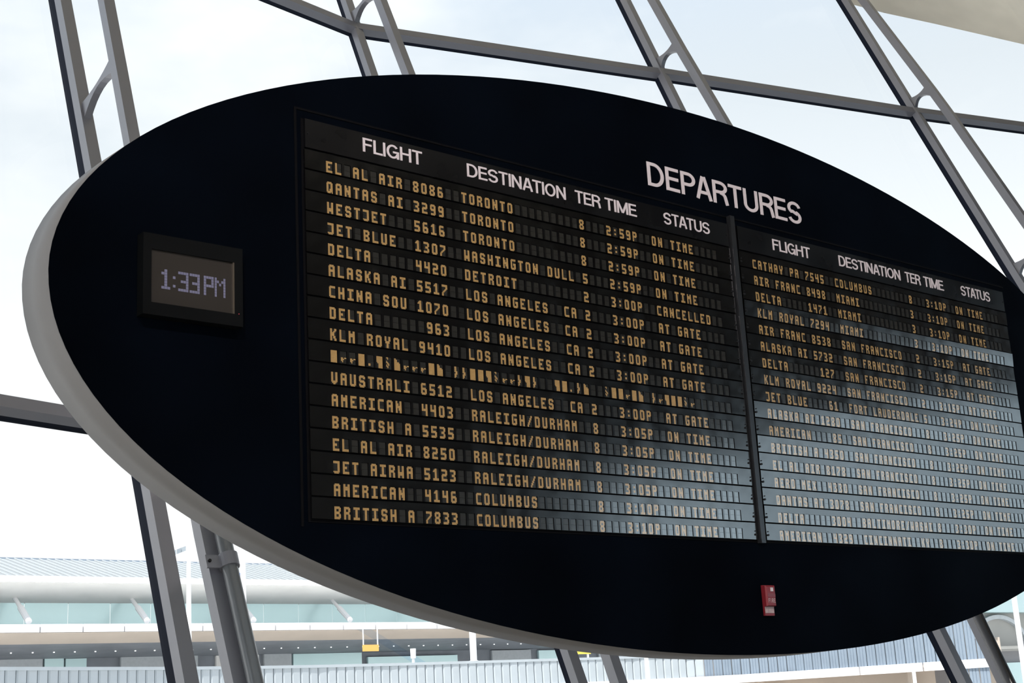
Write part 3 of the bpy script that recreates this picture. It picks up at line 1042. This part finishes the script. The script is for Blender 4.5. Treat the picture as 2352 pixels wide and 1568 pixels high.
XL, XR = 8, 66
m = MB()
m.obox(Vector((XL - OX, 60.1 - OY, 8.73 - OZ)), Vector((XR - XL, 0, 0)), Vector((0, 6, 1.52)), Vector((0, 0, .12)))
m.build('roof', M_BROOF, tb)
m = MB()
x = XL
while x < XR:
    m.obox(Vector((x - OX, 60.1 - OY, 8.86 - OZ)), Vector((.05, 0, 0)), Vector((.0, 6, 1.52)), Vector((0, 0, .05)))
    x += .42
o = m.build('roof_seam', M_BGREY, tb)
o['kind'] = 'stuff'
TB(XL, XR, 66.0, 66.2, 10.20, 10.42, 'ridge_cap', M_BLINE)
TB(XL, XR, 59.95, 60.1, 8.58, 8.86, 'fascia', M_BWHITE)
m = MB()
m.obox(Vector((XL - OX, 60.1 - OY, 8.54 - OZ)), Vector((XR - XL, 0, 0)), Vector((0, 3.0, -.66)), Vector((0, 0, .05)))
m.build('soffit', M_BSOFFIT, tb)
x = 9.65
pane = MB().box(0, 2.12, 0, .06, 0, 2.0).mesh('glass_panel', M_BTEAL)
while x < XR:
    link('glass_panel', pane, tb, (x - OX, 63.0 - OY, 6.0 - OZ))
    x += 2.165
x = 7.77
pp = MB().box(0, 1.98, -.25, .1, 0, .37).mesh('parapet_panel', M_BWHITE)
while x < XR:
    link('parapet_panel', pp, tb, (x - OX, 60.35 - OY, 6.31 - OZ))
    x += 2.06
TB(XL, XR, 60.46, 63.0, 6.33, 6.62, 'parapet_core', M_BGREY)
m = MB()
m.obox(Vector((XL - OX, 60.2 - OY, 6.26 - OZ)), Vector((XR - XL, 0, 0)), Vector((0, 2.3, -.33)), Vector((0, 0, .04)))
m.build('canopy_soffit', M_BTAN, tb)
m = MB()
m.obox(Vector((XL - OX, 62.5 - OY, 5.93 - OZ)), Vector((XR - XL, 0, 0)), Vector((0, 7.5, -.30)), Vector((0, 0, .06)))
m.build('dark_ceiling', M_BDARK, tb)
dl = MB().tube((0, 0, 0), (0, 0, -.05), .045, 10).mesh('downlight', M_LAMP)
x = 11.2
while x < XR - 4:
    link('downlight', dl, tb, (x - OX, 66.0 - OY, 5.77 - OZ))
    x += 1.09
x = 13.86
st = MB().tube((0, 2.2, 1.44), (0, .25, .09), .10, 10).mesh('strut', M_BWHITE)
st2 = MB().tube((0, 1.3, .82), (0, .25, .09), .15, 10).mesh('strut_sleeve', M_BWHITE)
while x < XR:
    s_ = link('strut', st, tb, (x - OX, 60.3 - OY, 6.74 - OZ))
    link('strut_sleeve', st2, s_)
    x += 5.86
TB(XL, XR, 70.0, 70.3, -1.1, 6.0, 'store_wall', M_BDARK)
# store front panels seen under the canopy
for (a, b, z1, mt) in ((21.86, 24.16, 5.65, M_BGREY), (24.27, 25.31, 5.68, M_BTEAL), (25.42, 26.57, 5.62, M_BTEAL), (28.53, 33.13, 5.66, M_BGREY), (34.28, 35.43, 5.62, M_BSOFFIT), (35.54, 37.04, 5.62, M_BSOFFIT), (37.38, 39.22, 5.65, M_BGREY), (39.34, 44.17, 5.62, M_BTEAL), (44.63, 51.53, 5.34, M_BTEAL), (54.40, 57.74, 5.57, M_BGREY), (58.43, 61.19, 5.51, M_BTEAL), (63.95, 67.86, 5.51, M_BGREY), (69.70, 71.54, 5.51, M_BSOFFIT)):
    TB(a, b, 69.8, 69.98, 2.6, z1, 'store_panel', mt)

t = thing('hanging_sign', 'small orange sign panel hung on two white rods below the far canopy', 'sign', (38.18, 60.0, 5.15))
MB().box(-.50, .50, -.04, .04, 0, .34).build('panel', M_ORANGE, t)
for xx in (-.46, .46):
    MB().tube((xx, 0, .30), (xx, 0, 1.16), .035, 8).build('rod', M_POLE, t)
MB().obox(Vector((40.1 - OX, 58.9 - OY, 4.45 - OZ)), Vector((-3.3, .4, 1.85)), Vector((.9, 0, 0)), Vector((0, 1.0, 0)) * .03).build('glass_reflection', glass_mat('pale_blue_film', (0.84, 0.91, 1.0), .1), tb)  # slanted pale film standing in for a blue reflection in the facade glass

# ------------------------------------------------------------------ elevated corrugated walkway
PATH = [(1.0, 29.2), (4.3, 30.5), (7.72, 31.87), (10.55, 33.05), (13.48, 34.20), (16.7, 35.1), (19.5, 35.55), (22.5, 35.75), (26.2, 35.7), (30.15, 35.55), (33.6, 35.4), (36.2, 35.0), (37.9, 33.9), (38.75, 32.1), (39.1, 30.2), (39.6, 28.5), (40.1, 27.0), (40.7, 25.6), (41.25, 24.5)]
# resample
RS = []
tot = 0
for (a, b) in zip(PATH, PATH[1:]):
    tot += math.dist(a, b)


def along(s):
    for a, b in zip(PATH, PATH[1:]):
        l = math.dist(a, b)
        if s <= l:
            u = s / l
            return Vector((a[0] + (b[0] - a[0]) * u, a[1] + (b[1] - a[1]) * u, 0)), (Vector((b[0] - a[0], b[1] - a[1], 0)) / l)
        s -= l
    return Vector((*PATH[-1], 0)), (Vector((b[0] - a[0], b[1] - a[1], 0)) / l)


wk = thing('elevated_walkway', 'curving elevated walkway clad in pale corrugated metal beyond the glass wall', 'walkway', (PATH[0][0], PATH[0][1], -1.1))
WO = Vector((PATH[0][0], PATH[0][1], -1.1))
s = 0
RP = .37
while s < tot - RP:
    a, da = along(s + .012)
    b, db = along(s + RP - .012)
    tall = a.x > 36.6
    zt_ = 5.2 if tall else 3.33
    nrm = Vector((db.y, -db.x, 0))
    m = MB()
    prof = [(0, 0), (.06, .02), (.27, .02), (.33, 0), (.39, .02), (.60, .02), (.66, 0), (.72, .02), (.94, .02), (1, 0)] if tall else [(0, 0), (.12, .035), (.88, .035), (1, 0)]
    low, hi = (2.5 if a.x < 40.5 else 0.6) - WO.z, zt_ - WO.z
    ps = [a.lerp(b, q) + nrm * h - Vector((WO.x, WO.y, 0)) for q, h in prof]
    bk = [a - Vector((WO.x, WO.y, 0)) - nrm * .04, b - Vector((WO.x, WO.y, 0)) - nrm * .04]
    ring = ps + [bk[1], bk[0]]
    n = len(ring)
    m.v = [(p.x, p.y, low) for p in ring] + [(p.x, p.y, hi) for p in ring]
    m.f = [(k, (k + 1) % n, n + (k + 1) % n, n + k) for k in range(n)] + [tuple(reversed(range(n))), tuple(n + k for k in range(n))]
    m.m = [0] * len(m.f)
    m.build('cladding_panel', M_CLAD2 if tall else M_CLAD, wk)
    s += RP
m = MB(); m2 = MB(); m3 = MB(); m4_ = MB(); m5 = MB()
s = 0
while s < tot - .01:
    a, da = along(s)
    b, db = along(min(tot, s + 1.0))
    na, nb = Vector((da.y, -da.x, 0)), Vector((db.y, -db.x, 0))
    A, B = a - Vector((WO.x, WO.y, 0)), b - Vector((WO.x, WO.y, 0))
    tall = a.x > 36.6
    z0 = (5.2 if tall else 3.33) - WO.z
    def seg(mm, h0, h1, f0, f1):
        q = [A - na * h0, B - nb * h0, B + nb * h1, A + na * h1]
        mm.v += [(p.x, p.y, f0) for p in q] + [(p.x, p.y, f1) for p in q]
        k = len(mm.v) - 8
        mm.f += [(k + 3, k + 2, k + 1, k), (k + 4, k + 5, k + 6, k + 7), (k, k + 1, k + 5, k + 4), (k + 1, k + 2, k + 6, k + 5), (k + 2, k + 3, k + 7, k + 6), (k + 3, k, k + 4, k + 7)]
        mm.m += [0] * 6
    seg(m, .12, .07, z0, z0 + .09)
    seg(m5, 1.7, -.05, z0 - .05, z0)
    seg(m3, 1.6, .02, 2.36 - WO.z, 2.46 - WO.z)
    seg(m4_, 1.7, -1.55, 0.0, 3.3 - WO.z)
    s += 1.0
m.build('coping', M_CLAD, wk)
m5.build('roof', M_BGREY, wk)
m3.build('soffit', M_BTAN, wk)
m4_.build('rear_wall', M_BTAN, wk)
s = .2
while s < tot - 2.5:
    a, da = along(s)
    b, db = along(s + 2.36)
    c, dc = along(s + 1.18)
    nrm = Vector((dc.y, -dc.x, 0))
    o = Vector((a.x - WO.x, a.y - WO.y, 2.22 - WO.z)) + nrm * .03
    MB().obox(o, Vector((b.x - a.x, b.y - a.y, 0)), nrm * .10, Vector((0, 0, .31))).build('fascia_panel', M_BWHITE, wk)
    s += 2.40
s = 3
while s < tot:
    a, da = along(s)
    nrm = Vector((da.y, -da.x, 0))
    p = a - Vector((WO.x, WO.y, 0)) - nrm * .8
    MB().tube((p.x, p.y, 0), (p.x, p.y, 2.36 - WO.z), .16, 10).build('column', M_BTAN, wk)
    s += 6.0
t = thing('dark_kiosk', 'dark grey kiosk under the walkway soffit at lower right', 'kiosk', (37.2, 27.6, -1.1))
MB().box(-1.2, 1.4, 0, 1.4, 0, 2.72).build('body', M_BGREY, t)
MB().box(-1.3, 1.5, -.1, 1.5, 2.72, 2.86).build('roof', M_BDARK, t)

# ------------------------------------------------------------------ building at the right edge
rb = thing('concourse_building', 'pale concourse building with arched recess and teal glazing at the right edge', 'building', (47, 27, -1.1))
def RBX(x0, x1, y0, y1, z0, z1, name, mt):
    return MB().box(x0 - 47, x1 - 47, y0 - 27, y1 - 27, z0 + 1.1, z1 + 1.1).build(name, mt, rb)
RBX(41.6, 62, 27.0, 34, -1.1, 2.85, 'lower_wall', M_CDARK)
RBX(41.6, 62, 27.3, 34, 2.85, 4.35, 'upper_wall', M_CWALL)
RBX(41.6, 62, 26.8, 34, 4.35, 7.2, 'glass_storey', M_CTEAL)
RBX(41.5, 62, 26.7, 27.0, 2.92, 3.03, 'ledge', M_CWALL)
for k in range(6):
    RBX(42.4 + 2.2 * k, 44.5 + 2.2 * k, 26.86, 27.0, .6, 2.4, 'window', M_CTEAL)
m = MB()
for k in range(3):
    cx_ = 45.9 + 4.6 * k
    arcp = arc(cx_ - 47, 3.05 + 1.1, 1.9, 1.15, 0, 180, 18)
    for (p, q) in zip(arcp, arcp[1:]):
        m.bar((p[0], .22, p[1]), (q[0], .22, q[1]), .16, .16, up=(0, 1, 0))
m.build('arch_moulding', M_BGREY, rb)

# ------------------------------------------------------------------ poles, flags, posts
def pole(name, lab, cat, x, y, z0, z1, r, r1=None, grp=None):
    t = thing(name, lab, cat, (x, y, z0), grp)
    MB().tube((0, 0, 0), (0, 0, z1 - z0), r, 12, r1 if r1 else r * .8).build('pole', M_POLE, t, smooth=False)
    MB().tube((0, 0, 0), (0, 0, .12), r * 1.7, 12, r * 1.3).build('base', M_POLE, t)
    return t


t = pole('flagpole', 'white flagpole with a drooping grey flag between the left mullion and the pipe', 'flagpole', 14.5, 34.8, 3.33, 7.2, .095, .055, 'white flagpoles outside')
m = MB()
for k in range(6):
    x_, z_ = -.10 - .16 * k, 3.70 - .06 * k
    m.obox(Vector((x_, 0, z_ - .14)), Vector((-.15, .03 * (-1) ** k, -.055)), Vector((0, .012, 0)), Vector((0, 0, .14)))
m.build('flag', M_FLAG, t)
t = pole('flagpole', 'white flagpole with a furled blue banner right of the grey pipe', 'flagpole', 16.4, 34.9, 3.33, 8.6, .13, .07, 'white flagpoles outside')
m = MB()
BN = [(2.98, .04), (2.8, .16), (2.4, .21), (2.0, .22), (1.6, .23), (1.2, .19), (.95, .06)]
for (za, wa), (zb_, wb_) in zip(BN, BN[1:]):
    k = len(m.v)
    m.v += [(-.06, -.02, za), (-.06 - wa, -.02, za - .05), (-.06 - wb_, -.02, zb_ - .05), (-.06, -.02, zb_),
            (-.06, .02, za), (-.06 - wa, .02, za - .05), (-.06 - wb_, .02, zb_ - .05), (-.06, .02, zb_)]
    m.f += [(k, k + 1, k + 2, k + 3), (k + 7, k + 6, k + 5, k + 4), (k + 1, k + 5, k + 6, k + 2), (k, k + 4, k + 5, k + 1), (k + 3, k + 2, k + 6, k + 7)]
    m.m += [0] * 5
m.build('banner', M_FLAGB, t)
pole('white_post', 'thick white post standing on the walkway roof left of the middle mullion', 'post', 26.35, 36.1, 3.33, 6.2, .12, .12)
t = thing('roof_bollard', 'short white capped bollard on the walkway roof under the oval board', 'bollard', (23.7, 36.1, 3.33))
MB().tube((0, 0, 0), (0, 0, .27), .05, 10).build('stem', M_POLE, t)
MB().tube((0, 0, .25), (0, 0, .58), .09, 10, .10).build('cap', M_POLE, t)
pole('slim_lamp_post', 'white tapering post just right of the middle mullion below the board', 'post', 22.95, 23.99, -1.1, 3.0, .09, .06)
pole('tall_white_post', 'tall bright white post at the lower right edge', 'post', 26.4, 14.5, -1.1, 9.5, .07, .06)
pole('thin_white_post', 'thin white post in front of the tan walkway soffit at lower right', 'post', 28.7, 19.3, -1.1, 2.18, .06, .05)
t = thing('yellow_sign', 'small yellow sign peeping out below the board beside the middle mullion', 'sign', (31.6, 36.3, 3.33))
MB().box(-.6, .6, -.04, .04, .26, .52).build('panel', M_YELLOW, t)
MB().box(-.5, -.44, -.03, .03, 0, .26).build('leg', M_POLE, t)
MB().box(.44, .5, -.03, .03, 0, .26).build('leg', M_POLE, t)
